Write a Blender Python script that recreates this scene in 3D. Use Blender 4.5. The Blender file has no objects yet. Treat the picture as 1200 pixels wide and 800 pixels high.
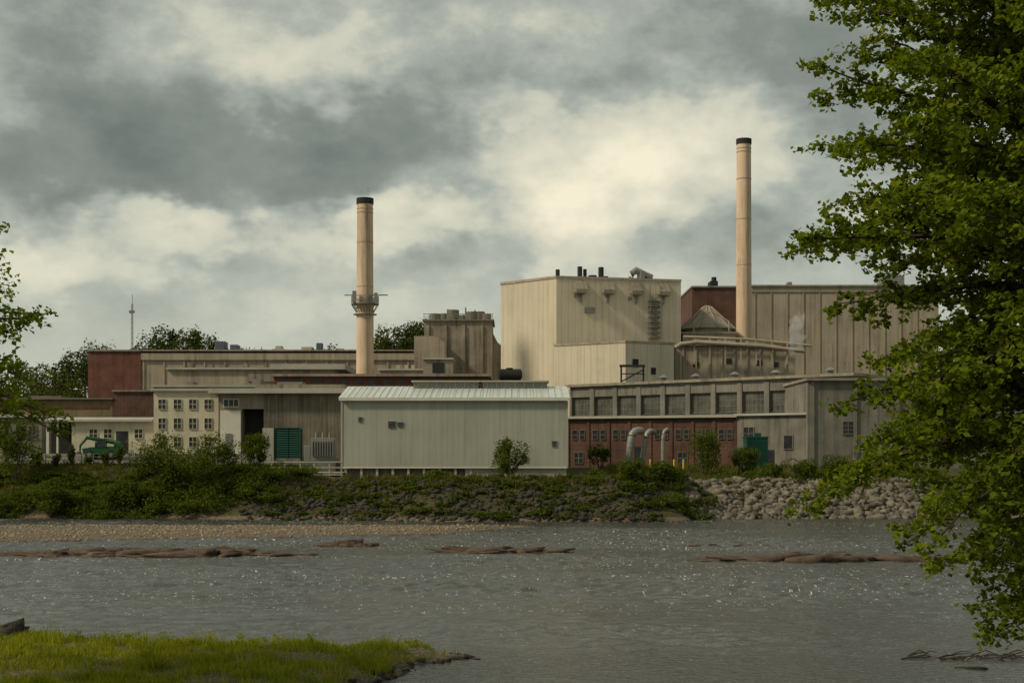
import bpy, math, random
import numpy as np
from mathutils import Vector, noise as mnoise
random.seed(7); rng=np.random.default_rng(7)
S=bpy.context.scene
S.view_settings.view_transform='Standard'; S.view_settings.look='None'; S.view_settings.exposure=0
CAMH=6.0; F=1667.0
# survey helpers: bearing / elevation measured on the photo + assumed true distance -> metres
def X(b,D): return (b-600)*D/F
def Z(e,D): return CAMH+(535-e)*D/F

# ------------------------------------------------------------ materials
def nd(nt,t,**k):
    n=nt.nodes.new(t)
    for a,b in k.items(): setattr(n,a,b)
    return n
def val(nt,a,op,b=None,c=None,clamp=False):
    n=nd(nt,'ShaderNodeMath',operation=op); n.use_clamp=clamp
    for i,q in enumerate((a,b,c)):
        if q is None: continue
        if isinstance(q,(int,float)): n.inputs[i].default_value=q
        else: nt.links.new(q,n.inputs[i])
    return n.outputs[0]
def mixc(nt,f,a,b,mode='MIX'):
    n=nd(nt,'ShaderNodeMix',data_type='RGBA',blend_type=mode)
    for i,q in ((0,f),(6,a),(7,b)):
        if isinstance(q,(int,float)): n.inputs[i].default_value=q
        elif isinstance(q,(tuple,list)): n.inputs[i].default_value=(*q[:3],1)
        else: nt.links.new(q,n.inputs[i])
    return n.outputs[2]
def noi(nt,vec,scale,detail=4,rough=.55,dist=0):
    n=nd(nt,'ShaderNodeTexNoise'); n.inputs['Scale'].default_value=scale
    n.inputs['Detail'].default_value=detail; n.inputs['Roughness'].default_value=rough
    n.inputs['Distortion'].default_value=dist
    if vec is not None: nt.links.new(vec,n.inputs['Vector'])
    return n.outputs[0]
def mp(nt,vec,sc,loc=(0,0,0)):
    n=nd(nt,'ShaderNodeMapping'); n.inputs['Scale'].default_value=sc; n.inputs['Location'].default_value=loc
    nt.links.new(vec,n.inputs['Vector']); return n.outputs[0]
def rng_map(nt,v,a,b,c=0.,d=1.):
    n=nd(nt,'ShaderNodeMapRange'); nt.links.new(v,n.inputs[0])
    for i,q in enumerate((a,b,c,d)): n.inputs[i+1].default_value=q
    return n.outputs[0]
def newmat(name):
    m=bpy.data.materials.new(name); m.use_nodes=True; nt=m.node_tree
    p=nt.nodes['Principled BSDF']; return m,nt,p
def mat(name,col,rough=.85,var=.22,vscale=.5,streak=0.,rib=0.,ribdark=.78,brick=None,metal=0.,bump=.25):
    m,nt,p=newmat(name)
    geo=nd(nt,'ShaderNodeNewGeometry').outputs['Position']; uv=nd(nt,'ShaderNodeTexCoord').outputs['UV']
    c=col
    bumps=None
    if brick:
        b=nd(nt,'ShaderNodeTexBrick'); nt.links.new(uv,b.inputs['Vector'])
        b.inputs['Color1'].default_value=(*col,1); b.inputs['Color2'].default_value=(col[0]*.7,col[1]*.72,col[2]*.75,1)
        b.inputs['Mortar'].default_value=(.17,.13,.11,1); b.inputs['Scale'].default_value=1
        b.inputs['Mortar Size'].default_value=.012; b.inputs['Brick Width'].default_value=.44; b.inputs['Row Height'].default_value=.16
        c=b.outputs[0]
    n1=noi(nt,geo,vscale,4,.6)
    f=rng_map(nt,n1,.3,.7,1-var,1+var*.6)
    c=mixc(nt,1.,c,f,'MULTIPLY')
    if streak>0:
        n2=noi(nt,mp(nt,uv,(1.3,.07,1)),1.,5,.65)
        n3=noi(nt,mp(nt,uv,(.25,.3,1)),1.,3,.6)
        s=val(nt,rng_map(nt,n2,.46,.66),'MULTIPLY',rng_map(nt,n3,.35,.6,.25,1.))
        c=mixc(nt,val(nt,s,'MULTIPLY',streak),c,(col[0]*.28,col[1]*.25,col[2]*.22))
    if rib>0:
        sx=nd(nt,'ShaderNodeSeparateXYZ'); nt.links.new(uv,sx.inputs[0])
        fr=val(nt,val(nt,sx.outputs[0],'DIVIDE',rib),'FRACT')
        tri=val(nt,val(nt,fr,'SUBTRACT',.5),'ABSOLUTE')
        g=rng_map(nt,tri,.38,.5,1.,ribdark)
        c=mixc(nt,1.,c,g,'MULTIPLY'); bumps=g
    nt.links.new(c,p.inputs['Base Color'])
    p.inputs['Roughness'].default_value=rough; p.inputs['Metallic'].default_value=metal
    p.inputs['Specular IOR Level'].default_value=.3
    if bump:
        bn=nd(nt,'ShaderNodeBump'); bn.inputs['Strength'].default_value=bump; bn.inputs['Distance'].default_value=.06
        h=noi(nt,geo,4.,2)
        if bumps is not None: h=val(nt,h,'MULTIPLY_ADD',.3,bumps)
        nt.links.new(h,bn.inputs['Height']); nt.links.new(bn.outputs[0],p.inputs['Normal'])
    return m
def foliage(name,c1,c2,c3,trans=.4,nscale=.5):
    m=bpy.data.materials.new(name); m.use_nodes=True; nt=m.node_tree
    nt.nodes.remove(nt.nodes['Principled BSDF']); out=nt.nodes['Material Output']
    g=nd(nt,'ShaderNodeNewGeometry')
    n=noi(nt,g.outputs['Position'],nscale,2)
    f=val(nt,val(nt,g.outputs['Random Per Island'],'MULTIPLY',.55),'ADD',rng_map(nt,n,.3,.7,0,.5))
    r=nd(nt,'ShaderNodeValToRGB'); e=r.color_ramp.elements
    e[0].color=(*c1,1); e[1].color=(*c3,1); e.new(.5).color=(*c2,1); nt.links.new(f,r.inputs[0])
    d=nd(nt,'ShaderNodeBsdfDiffuse'); t=nd(nt,'ShaderNodeBsdfTranslucent')
    nt.links.new(r.outputs[0],d.inputs[0])
    nt.links.new(mixc(nt,1.,r.outputs[0],(1.8,1.7,.5),'MULTIPLY'),t.inputs[0])
    mx=nd(nt,'ShaderNodeMixShader'); mx.inputs[0].default_value=trans
    nt.links.new(d.outputs[0],mx.inputs[1]); nt.links.new(t.outputs[0],mx.inputs[2])
    nt.links.new(mx.outputs[0],out.inputs['Surface']); return m

# ------------------------------------------------------------ mesh builder
def empty(name,loc=(0,0,0)):
    e=bpy.data.objects.new(name,None); e.location=loc; e.empty_display_size=1; S.collection.objects.link(e); return e
class P:
    def __init__(s,frame=None):
        s.v=[];s.f=[];s.uv=[]; s.fr=frame
    def T(s,p):
        if s.fr is None: return p
        ox,oy,a=s.fr; c,n=math.cos(a),math.sin(a)
        return (ox+p[0]*c-p[1]*n, oy+p[0]*n+p[1]*c, p[2])
    def face(s,pts,uvs):
        b=len(s.v); s.v+=[s.T(p) for p in pts]; s.f.append(tuple(range(b,b+len(pts)))); s.uv+=uvs
    def box(s,x0,x1,y0,y1,z0,z1):
        a=[(x0,y0),(x1,y0),(x1,y1),(x0,y1)]; s.prism(a,z0,z1); return s
    def prism(s,pl,z0,z1,ztop=None):
        n=len(pl); u=pl[0][0]
        ar=sum(pl[i][0]*pl[(i+1)%n][1]-pl[(i+1)%n][0]*pl[i][1] for i in range(n))
        if ar<0: pl=pl[::-1]
        zt=ztop if ztop else [z1]*n
        for i in range(n):
            p,q=pl[i],pl[(i+1)%n]; L=math.dist(p,q)
            s.face([(*p,z0),(*q,z0),(*q,zt[(i+1)%n]),(*p,zt[i])],[(u,z0),(u+L,z0),(u+L,zt[(i+1)%n]),(u,zt[i])]); u+=L
        s.face([(*p,zt[i]) for i,p in enumerate(pl)],[(p[0],p[1]) for p in pl])
        s.face([(*p,z0) for p in pl[::-1]],[(p[0],p[1]) for p in pl[::-1]])
        return s
    def extr(s,prof,a0,a1,axis='x'):
        n=len(prof)
        m=(lambda q,a:(a,q[0],q[1])) if axis=='x' else (lambda q,a:(q[0],a,q[1]))
        for i in range(n):
            p,q=prof[i],prof[(i+1)%n]; L=math.dist(p,q)
            s.face([m(p,a0),m(q,a0),m(q,a1),m(p,a1)],[(a0,0),(a0,L),(a1,L),(a1,0)])
        s.face([m(q,a0) for q in prof],[(q[0],q[1]) for q in prof]); s.face([m(q,a1) for q in prof[::-1]],[(q[0],q[1]) for q in prof[::-1]])
        return s
    def tube(s,path,rad,n=10,cap=True):
        path=[Vector(p) for p in path]
        if not isinstance(rad,(list,tuple)): rad=[rad]*len(path)
        rings=[];L=0
        for i,p in enumerate(path):
            d=(path[min(i+1,len(path)-1)]-path[max(i-1,0)]).normalized()
            up=Vector((0,0,1)) if abs(d.z)<.95 else Vector((1,0,0))
            a=d.cross(up).normalized(); b=a.cross(d)
            rings.append([tuple(p+(a*math.cos(2*math.pi*k/n)+b*math.sin(2*math.pi*k/n))*rad[i]) for k in range(n)])
        for i in range(len(path)-1):
            l=(path[i+1]-path[i]).length
            for k in range(n):
                k2=(k+1)%n; w=2*math.pi*rad[i]/n
                s.face([rings[i][k],rings[i][k2],rings[i+1][k2],rings[i+1][k]],[(k*w,L),(k*w+w,L),(k*w+w,L+l),(k*w,L+l)])
            L+=l
        if cap:
            s.face(rings[0][::-1],[(0,0)]*n); s.face(rings[-1],[(0,0)]*n)
        return s
    def make(s,name,m,parent=None,smooth=False,bevel=0):
        off=Vector(parent.location) if parent else Vector((0,0,0))
        me=bpy.data.meshes.new(name); me.from_pydata([tuple(Vector(p)-off) for p in s.v],[],s.f)
        ul=me.uv_layers.new(name='UVMap'); ul.data.foreach_set('uv',np.array(s.uv,dtype=np.float32).ravel())
        me.materials.append(m)
        if smooth or bevel:
            import bmesh
            bm=bmesh.new(); bm.from_mesh(me); bmesh.ops.remove_doubles(bm,verts=bm.verts,dist=1e-4); bm.to_mesh(me); bm.free()
        if smooth:
            me.polygons.foreach_set('use_smooth',[True]*len(me.polygons))
            try: me.set_sharp_from_angle(angle=math.radians(50))
            except Exception: pass
        o=bpy.data.objects.new(name,me); S.collection.objects.link(o)
        if parent: o.parent=parent
        if bevel: b=o.modifiers.new('Bevel','BEVEL'); b.width=bevel; b.segments=2
        return o
def npmesh(name,V,Fc,m,parent=None,smooth=False):
    me=bpy.data.meshes.new(name); k=Fc.shape[1]
    me.vertices.add(len(V)); me.vertices.foreach_set('co',V.astype(np.float32).ravel())
    me.loops.add(Fc.size); me.loops.foreach_set('vertex_index',Fc.astype(np.int32).ravel())
    me.polygons.add(len(Fc)); me.polygons.foreach_set('loop_start',np.arange(0,Fc.size,k,dtype=np.int32))
    try: me.polygons.foreach_set('loop_total',np.full(len(Fc),k,dtype=np.int32))
    except Exception: pass
    me.update(calc_edges=True); me.validate()
    if smooth: me.polygons.foreach_set('use_smooth',[True]*len(me.polygons))
    me.materials.append(m); o=bpy.data.objects.new(name,me); S.collection.objects.link(o)
    if parent: o.parent=parent
    return o
def win(pf,pg,u0,u1,z0,z1,d=0.,nx=2,nz=2,t=.09):
    pf.box(u0-t,u0,d-.09,d+.03,z0-t,z1+t); pf.box(u1,u1+t,d-.09,d+.03,z0-t,z1+t)
    pf.box(u0,u1,d-.085,d+.03,z1,z1+t); pf.box(u0-t*.0,u1,d-.13,d+.03,z0-t,z0)
    pg.box(u0,u1,d-.03,d+.02,z0,z1)
    for i in range(1,nx): 
        u=u0+(u1-u0)*i/nx; pf.box(u-.03,u+.03,d-.07,d-.031,z0,z1)
    for i in range(1,nz):
        z=z0+(z1-z0)*i/nz; pf.box(u0,u1,d-.066,d-.031,z-.03,z+.03)

# palette
m_wh=mat('warehouse_metal',(.345,.345,.28),.6,.10,.25,streak=.25,rib=.6,ribdark=.88)
m_whroof=mat('metal_roof',(.60,.64,.59),.35,.12,.4,rib=.75,ribdark=.6,metal=.3)
m_trim=mat('pale_trim',(.55,.53,.44),.6,.1)
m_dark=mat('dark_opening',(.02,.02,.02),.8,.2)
m_grey=mat('grey_metal',(.19,.19,.17),.5,.2,metal=.2)
m_silver=mat('galvanised_duct',(.27,.27,.245),.5,.2,1.5,metal=.3)
m_glass=mat('window_glass',(.03,.034,.036),.2,.5,1.3,bump=0)
m_glass2=mat('dusty_glass',(.085,.085,.07),.4,.6,.8)
m_cream=mat('cream_paint',(.50,.46,.34),.8,.12,.6,streak=.35)
m_beige=mat('beige_cladding',(.53,.47,.355),.75,.1,.15,streak=.28,rib=1.15,ribdark=.82)
m_beige2=mat('beige_concrete',(.34,.29,.215),.85,.2,.2,streak=.6)
m_conc=mat('stained_concrete',(.25,.22,.17),.9,.3,.3,streak=.8)
m_conc2=mat('grey_concrete',(.18,.17,.14),.9,.3,.35,streak=.8)
m_corr=mat('stained_corrugated',(.18,.158,.12),.8,.3,.5,streak=.9,rib=.45,ribdark=.6)
m_brick=mat('red_brick',(.16,.055,.035),.9,.3,.4,streak=.5,brick=True)
m_brick2=mat('dark_brick',(.11,.047,.03),.9,.35,.5,streak=.5,brick=True)
m_chim=mat('chimney_plaster',(.58,.44,.31),.85,.16,.12,streak=.6)
m_roof=mat('gravel_roof',(.16,.135,.10),.9,.3,.3)
m_roofl=mat('pale_roof',(.36,.345,.285),.8,.2,.3)
m_rust=mat('rusty_fascia',(.13,.05,.03),.85,.3,.8,streak=.4)
m_green=mat('green_louvre',(.008,.062,.045),.6,.3)
m_gpaint=mat('green_paint',(.008,.07,.022),.4,.15)
m_blue=mat('blue_unit',(.08,.10,.14),.5,.2)
m_yel=mat('yellow_paint',(.60,.42,.04),.5,.2)
m_rubber=mat('rubber',(.02,.02,.02),.9,.2)
m_bark=mat('bark',(.055,.042,.03),.95,.4,3.,bump=.8)
m_rock=mat('river_rock',(.085,.055,.034),.7,.7,1.5,bump=1.)
m_rip=mat('riprap_stone',(.15,.132,.10),.9,.7,.9,bump=.8)
m_ripd=mat('dark_stone',(.045,.038,.028),.9,.7,.8,bump=.8)
m_peb=mat('pebble',(.27,.215,.15),.9,.5,1.)
m_leaf=foliage('maple_leaf',(.05,.075,.008),(.10,.14,.014),(.185,.225,.022),.45,.6)
m_shrub=foliage('shrub_leaf',(.032,.048,.010),(.062,.088,.016),(.12,.14,.022),.35,.35)
m_far=foliage('distant_leaf',(.035,.047,.015),(.055,.07,.02),(.085,.098,.028),.25,.1)
m_grass=foliage('grass_blade',(.08,.105,.010),(.17,.20,.018),(.31,.30,.045),.42,1.3)
m_dry=foliage('bank_grass',(.05,.055,.016),(.085,.09,.022),(.15,.14,.04),.3,.5)

# ------------------------------------------------------------ terrain
def sm(t): 
    t=np.clip(t,0,1); return t*t*(3-2*t)
def wob(x,y,s=1.): return (np.sin(x*.9*s+1.3*np.sin(y*.7*s))+np.sin(y*1.1*s+1.7*np.sin(x*.53*s)+2))*.5
def height(x,y):
    x=np.asarray(x,float); y=np.asarray(y,float)
    w=wob(x,y,.8)
    zn=np.where(y<35,4.4-.125*y,.03-.12*(y-35))+.06*w; zn=np.maximum(zn,-1.2); zn=np.where(y<0,np.minimum(4.4-.02*y,7.),zn)
    yu=43.2+np.clip((-1.4-x)/13.6,0,1.6)*3.0+.45*wob(x,y*0,1.7)+.3*wob(x*2.3,y*0,1.9); xr=-3.6+(y-37.7)*.42+.4*wob(x*0,y,1.9)
    d=np.minimum(yu-y,(xr-x)*.8)
    zs=np.clip(d*.22,-1.2,.30)+.07*w+.04*wob(x,y,2.7)
    zs=np.where(y>30,zs,-2)
    z=np.maximum(zn,zs)
    T=np.interp(x,[-40,-24,-8,11,16,19,60],[139,135,131,131,133,137,139])+.8*wob(x,y*0,.35)
    terr=np.interp(x,[-34,-22,-16,60],[4.9,4.4,3.8,3.8]); terr=np.where(x>17,3.7,terr)
    back=np.interp(x,[-36,-22,-14,60],[6.3,6.2,4.8,4.7])
    zf=(y-T)*.5+.25*w*sm((y-T)/3)*(1-sm((y-T-8)/4))
    zf=np.minimum(zf,terr+(back-terr)*sm((y-146)/13))
    zf=zf+ (9+3*wob(x,y,.02))*sm((y-330)/200)+ 7*sm((y-240)/60)*sm((-x-60)/30)
    zf=np.maximum(zf,-1.2)
    z=np.maximum(z,np.where(y>60,zf,-2))
    lo=np.interp(x,[-60,-36,-5,0],[97,100,110,119]); up=np.full_like(lo,122.)
    zb=np.clip(np.minimum(y-lo,up-y)*.12,-1.2,.25)+.05*wob(x,y,1.5); zb=np.where((x<2)&(y>90),zb,-2)
    return np.maximum(z,zb)
def axis(segs):
    out=[]
    for a,b,st in segs: out+=list(np.arange(a,b,st))
    return np.array(out+[segs[-1][1]])
def gridmesh(name,gx,gy,zf,m):
    GX,GY=np.meshgrid(gx,gy); GZ=zf(GX,GY)
    V=np.stack([GX.ravel(),GY.ravel(),GZ.ravel()],1); nx,ny=len(gx),len(gy)
    i,j=np.meshgrid(np.arange(nx-1),np.arange(ny-1)); a=(j*nx+i).ravel()
    return npmesh(name,V,np.stack([a,a+1,a+1+nx,a+nx],1),m,smooth=True)
m_ground,nt,p=newmat('ground_earth')
geo=nd(nt,'ShaderNodeNewGeometry').outputs['Position']
n1=noi(nt,geo,.35,4,.6); n2=noi(nt,geo,3.,4,.7); n3=noi(nt,geo,9.,2)
c=mixc(nt,rng_map(nt,n1,.42,.58),(.038,.042,.015),(.065,.065,.023))
c=mixc(nt,rng_map(nt,n2,.48,.62),c,(.085,.066,.038))
sx=nd(nt,'ShaderNodeSeparateXYZ'); nt.links.new(geo,sx.inputs[0])
wet=mixc(nt,rng_map(nt,n3,.4,.6),(.08,.062,.042),(.20,.16,.11))
c=mixc(nt,rng_map(nt,sx.outputs[2],.28,.45,0,1),wet,c)
c=mixc(nt,rng_map(nt,sx.outputs[2],.0,.08,1.,0),c,(.05,.04,.03))
nt.links.new(c,p.inputs['Base Color']); p.inputs['Roughness'].default_value=.95; p.inputs['Specular IOR Level'].default_value=.15
bn=nd(nt,'ShaderNodeBump'); bn.inputs['Distance'].default_value=.25; bn.inputs['Strength'].default_value=.8
nt.links.new(n2,bn.inputs['Height']); nt.links.new(bn.outputs[0],p.inputs['Normal'])
gridmesh('ground',axis([(-1500,-300,100),(-300,-70,10),(-70,60,.7),(60,300,10),(300,1500,100)]),axis([(-300,0,30),(0,30,2),(30,50,.3),(50,96,4),(96,165,.7),(165,300,5),(300,600,20),(600,3000,200)]),height,m_ground)

# water : real chop from a random-phase wave spectrum
NF=1024; LT=102.4; wr=np.random.default_rng(4)
kx=np.fft.fftfreq(NF,LT/NF)*2*np.pi; KX,KY=np.meshgrid(kx,kx); K=np.hypot(KX,KY*.8)+1e-6
amp=np.exp(-((np.log(K)-np.log(4.2))/.75)**2)/K
H=np.real(np.fft.ifft2(np.fft.fft2(wr.normal(0,1,(NF,NF)))*amp)); H/=H.std()
R2=np.real(np.fft.ifft2(np.fft.fft2(wr.normal(0,1,(NF,NF)))*np.exp(-((KX/.22)**2+(KY/.7)**2)))); R2/=R2.std()
def samp(A,x,y):
    u=(x/LT*NF)%NF; v=(y/LT*NF)%NF; i=u.astype(int)%NF; j=v.astype(int)%NF; fu=u-np.floor(u); fv=v-np.floor(v); i2=(i+1)%NF; j2=(j+1)%NF
    return (A[j,i]*(1-fu)+A[j,i2]*fu)*(1-fv)+(A[j2,i]*(1-fu)+A[j2,i2]*fu)*fv
def wz(x,y):
    a=.044*(.30+1.0*sm((samp(R2,x,y)+1.0)/2.2))*(.3+.7*sm((y-40)/26))
    a=a*sm((60-np.abs(x))/8)*sm((y-34)/3)*sm((139-y)/3)
    return a*samp(H,x,y)
m_water,nt,p=newmat('river_water')
geo=nd(nt,'ShaderNodeNewGeometry').outputs['Position']
w2=noi(nt,mp(nt,geo,(3.2,4.2,1)),1.,3,.65,.3)
bn=nd(nt,'ShaderNodeBump'); bn.inputs['Distance'].default_value=.10; bn.inputs['Strength'].default_value=.6
nt.links.new(w2,bn.inputs['Height']); nt.links.new(bn.outputs[0],p.inputs['Normal'])
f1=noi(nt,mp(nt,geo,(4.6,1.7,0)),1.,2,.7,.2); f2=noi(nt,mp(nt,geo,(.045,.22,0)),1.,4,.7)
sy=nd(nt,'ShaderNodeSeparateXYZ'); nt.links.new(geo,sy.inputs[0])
sparkle=val(nt,rng_map(nt,f1,.61,.70),'MULTIPLY',rng_map(nt,f2,.42,.64,.10,.9))  # sun sparkle painted into the water colour as pale flecks, stronger along riffles
sparkle=val(nt,sparkle,'MULTIPLY',rng_map(nt,sy.outputs[1],44,68,.12,1.))
c=mixc(nt,sparkle,(.046,.046,.038),(.82,.80,.73)); nt.links.new(c,p.inputs['Base Color'])
nt.links.new(val(nt,sparkle,'MULTIPLY_ADD',.6,.15),p.inputs['Roughness']); p.inputs['IOR'].default_value=1.33
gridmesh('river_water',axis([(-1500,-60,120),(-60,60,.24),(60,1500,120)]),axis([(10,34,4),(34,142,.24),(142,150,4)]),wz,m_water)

# yard pavement
m_asph=mat('asphalt',(.13,.12,.10),.95,.25,.6)
pv=P(); 
ys=[150,153,156,159,161,164,168,172]; xs=list(np.linspace(-60,-24,24))
for a,b in zip(xs[:-1],xs[1:]):
    for c_,d_ in zip(ys[:-1],ys[1:]):
        q=[(a,c_),(b,c_),(b,d_),(a,d_)]; pv.face([(x,y,float(height(x,y))+.06) for x,y in q],q)
pv.make('yard_pavement',m_asph)

# ------------------------------------------------------------ rocks
def rockbase(sub,seed,amp=.25):
    import bmesh
    bm=bmesh.new(); bmesh.ops.create_icosphere(bm,subdivisions=sub,radius=1)
    for v in bm.verts:
        q=v.co*1.3+Vector((seed*3.1,seed,0)); v.co*=1+amp*mnoise.noise(q)*2+amp*.5*mnoise.noise(q*3)
    Vv=np.array([v.co[:] for v in bm.verts]); bm.faces.ensure_lookup_table(); Ff=np.array([[v.index for v in f.verts] for f in bm.faces]); bm.free(); return Vv,Ff
def rocks(name,pts,sizes,m,sub=1,flat=.65):
    bases=[rockbase(sub,s,.45) for s in range(6)]; VV=[];FF=[];o=0
    for (x,y,z),s in zip(pts,sizes):
        b,f=bases[rng.integers(6)]; sc=s*np.array([rng.uniform(.7,1.4),rng.uniform(.7,1.2),rng.uniform(flat*.6,flat*1.3)])
        a=rng.uniform(0,6.28); t=rng.normal(0,.4); c,n=math.cos(a),math.sin(a); ct,st=math.cos(t),math.sin(t)
        q=b*sc; q=q@np.array([[1,0,0],[0,ct,st],[0,-st,ct]]); q=q@np.array([[c,n,0],[-n,c,0],[0,0,1]])
        VV.append(q+[x,y,z]); FF.append(f+o); o+=len(b)
    return npmesh(name,np.concatenate(VV),np.concatenate(FF),m)
def scat(n,x0,x1,y0,y1,cond=lambda x,y,z:True):
    x=rng.uniform(x0,x1,n); y=rng.uniform(y0,y1,n); z=height(x,y)
    k=np.array([cond(a,b,c) for a,b,c in zip(x,y,z)]); return np.stack([x,y,z],1)[k]
p_=scat(5600,-26,14,130,142,lambda x,y,z:.0<z<3.75); rocks('bank_stone_rubble',p_,.08+.34*rng.uniform(0,1,len(p_))**3,m_ripd)
p_=scat(4200,17,45,134.5,146,lambda x,y,z:-.1<z<3.65); rocks('riprap_rocks',p_,.12+.5*rng.uniform(0,1,len(p_))**2.2,m_rip)
p_=scat(4500,-52,0,96,123,lambda x,y,z:0.0<z); rocks('gravel_bar',p_,rng.uniform(.04,.14,len(p_)),m_peb,sub=1)
p_=scat(2200,-16,0,36,48,lambda x,y,z:-.06<z<.12); rocks('shore_pebbles',p_,.02+.13*rng.uniform(0,1,len(p_))**3,m_ripd,sub=1)
def ledge(name,x0,x1,y,dy,h,seed,m=m_rock,n=None):
    # a chain of overlapping, tilted flat slabs forming one outcrop
    g=np.random.default_rng(seed); L=x1-x0; n=n or max(4,int(L*2.2)); VV=[];FF=[];o=0
    bases=[rockbase(3,seed*7+s,.42) for s in range(5)]
    for k in range(n):
        t=g.uniform(0,1); env=(1-abs(2*t-1)**2.2); b,f=bases[g.integers(5)]
        s=np.array([g.uniform(.5,2.4)*min(1,L/5),g.uniform(.4,1.)*dy*.5,h*g.uniform(.25,.95)*(.35+.65*env)])
        a=g.normal(0,.2); c,q_=math.cos(a),math.sin(a); tl=g.normal(0,.05)
        q=b.copy(); q[:,2]=np.sign(q[:,2])*np.minimum(np.abs(q[:,2]),.62+.18*q[:,0]); q=q*s; q[:,2]+=q[:,0]*tl; q=q@np.array([[c,q_,0],[-q_,c,0],[0,0,1]])
        VV.append(q+[x0+L*t,y+g.normal(0,.25)*dy*env,-.04]); FF.append(f+o); o+=len(b)
    return npmesh(name,np.concatenate(VV),np.concatenate(FF),m)
ledge('river_rock_ledge',X(5,87),X(318,87),87.5,2.8,.8,1)
ledge('river_rock_ledge',X(-40,85),X(60,85),85.5,1.6,.5,21)
ledge('river_rock_ledge',X(378,95),X(434,95),96,1.4,.75,2,n=14)
ledge('river_rock_ledge',X(535,89),X(636,89),90,1.4,.65,3,n=20)
ledge('river_rock_ledge',X(830,83),X(1140,83),83,1.9,.68,4)
ledge('river_rock_ledge',X(795,95),X(865,95),96,.7,.26,5)
ledge('boulder',X(-60,45),X(38,45),45.5,1.6,1.1,6,m_ripd,12)
ledge('boulder',X(1112,41),X(1146,41),40.5,.35,.15,7,m_ripd,6)
ledge('boulder',X(1050,43),X(1130,43),42.6,.3,.09,8,m_ripd,9)
ledge('boulder',X(505,42),X(548,42),42.4,.5,.22,9,m_ripd,8)

# ------------------------------------------------------------ foliage generators
def leaves(name,C,size,m,parent=None,up=.6,aspect=.75):
    n=len(C); s=size*rng.uniform(.6,1.25,n)[:,None]
    N=rng.normal(0,1,(n,3)); N[:,2]=np.abs(N[:,2])+up; N/=np.linalg.norm(N,axis=1)[:,None]
    A=rng.normal(0,1,(n,3)); A[:,2]-=.4
    A-=N*(A*N).sum(1)[:,None]; A/=np.linalg.norm(A,axis=1)[:,None]; B=np.cross(N,A)
    v0=C-A*s*.5; v1=C+B*s*aspect*.5-A*s*.05+N*s*.12; v2=C+A*s*.5; v3=C-B*s*aspect*.5-A*s*.05+N*s*.12
    V=np.stack([v0,v1,v2,v3],1).reshape(-1,3); b=np.arange(n)*4
    Fc=np.concatenate([np.stack([b,b+1,b+2],1),np.stack([b,b+2,b+3],1)])
    if parent: V=V-np.array(parent.location)
    return npmesh(name,V,Fc,m,parent)
def clump_pts(c,r,n,lumps=9,seed=0):
    g=np.random.default_rng(seed); L=g.normal(0,1,(lumps,3)); L/=np.linalg.norm(L,axis=1)[:,None]; L*=g.uniform(.35,.85,(lumps,1))
    L[:,2]=L[:,2]*.8+.1; rad=g.uniform(.2,.48,lumps)
    k=g.integers(lumps,size=n); d=g.normal(0,1,(n,3)); d/=np.linalg.norm(d,axis=1)[:,None]
    q=L[k]+d*(rad[k]*g.uniform(.3,1.,n)**.5)[:,None]*g.choice([1,1,1,1.3],n)[:,None]
    return np.array(c)+q*np.array(r)
def shrub(x,y,w,h,n,size=.24,seed=0,name='shrub',m=None,z=None):
    z=float(height(x,y)) if z is None else z
    e=empty(name,(x,y,z)); st=P()
    for k in range(6):
        a=k*1.05; st.tube([(x,y,z-.1),(x+.2*w*math.cos(a),y+.2*w*math.sin(a),z+h*.4),(x+.35*w*math.cos(a),y+.35*w*math.sin(a),z+h*.75)],[.05,.035,.01],5)
    st.make('stems',m_bark,e)
    leaves('foliage',clump_pts((x,y,z+h*.5),(w/2,w/2,h*.58),n,16,seed),size,m or m_shrub,e)
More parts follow.
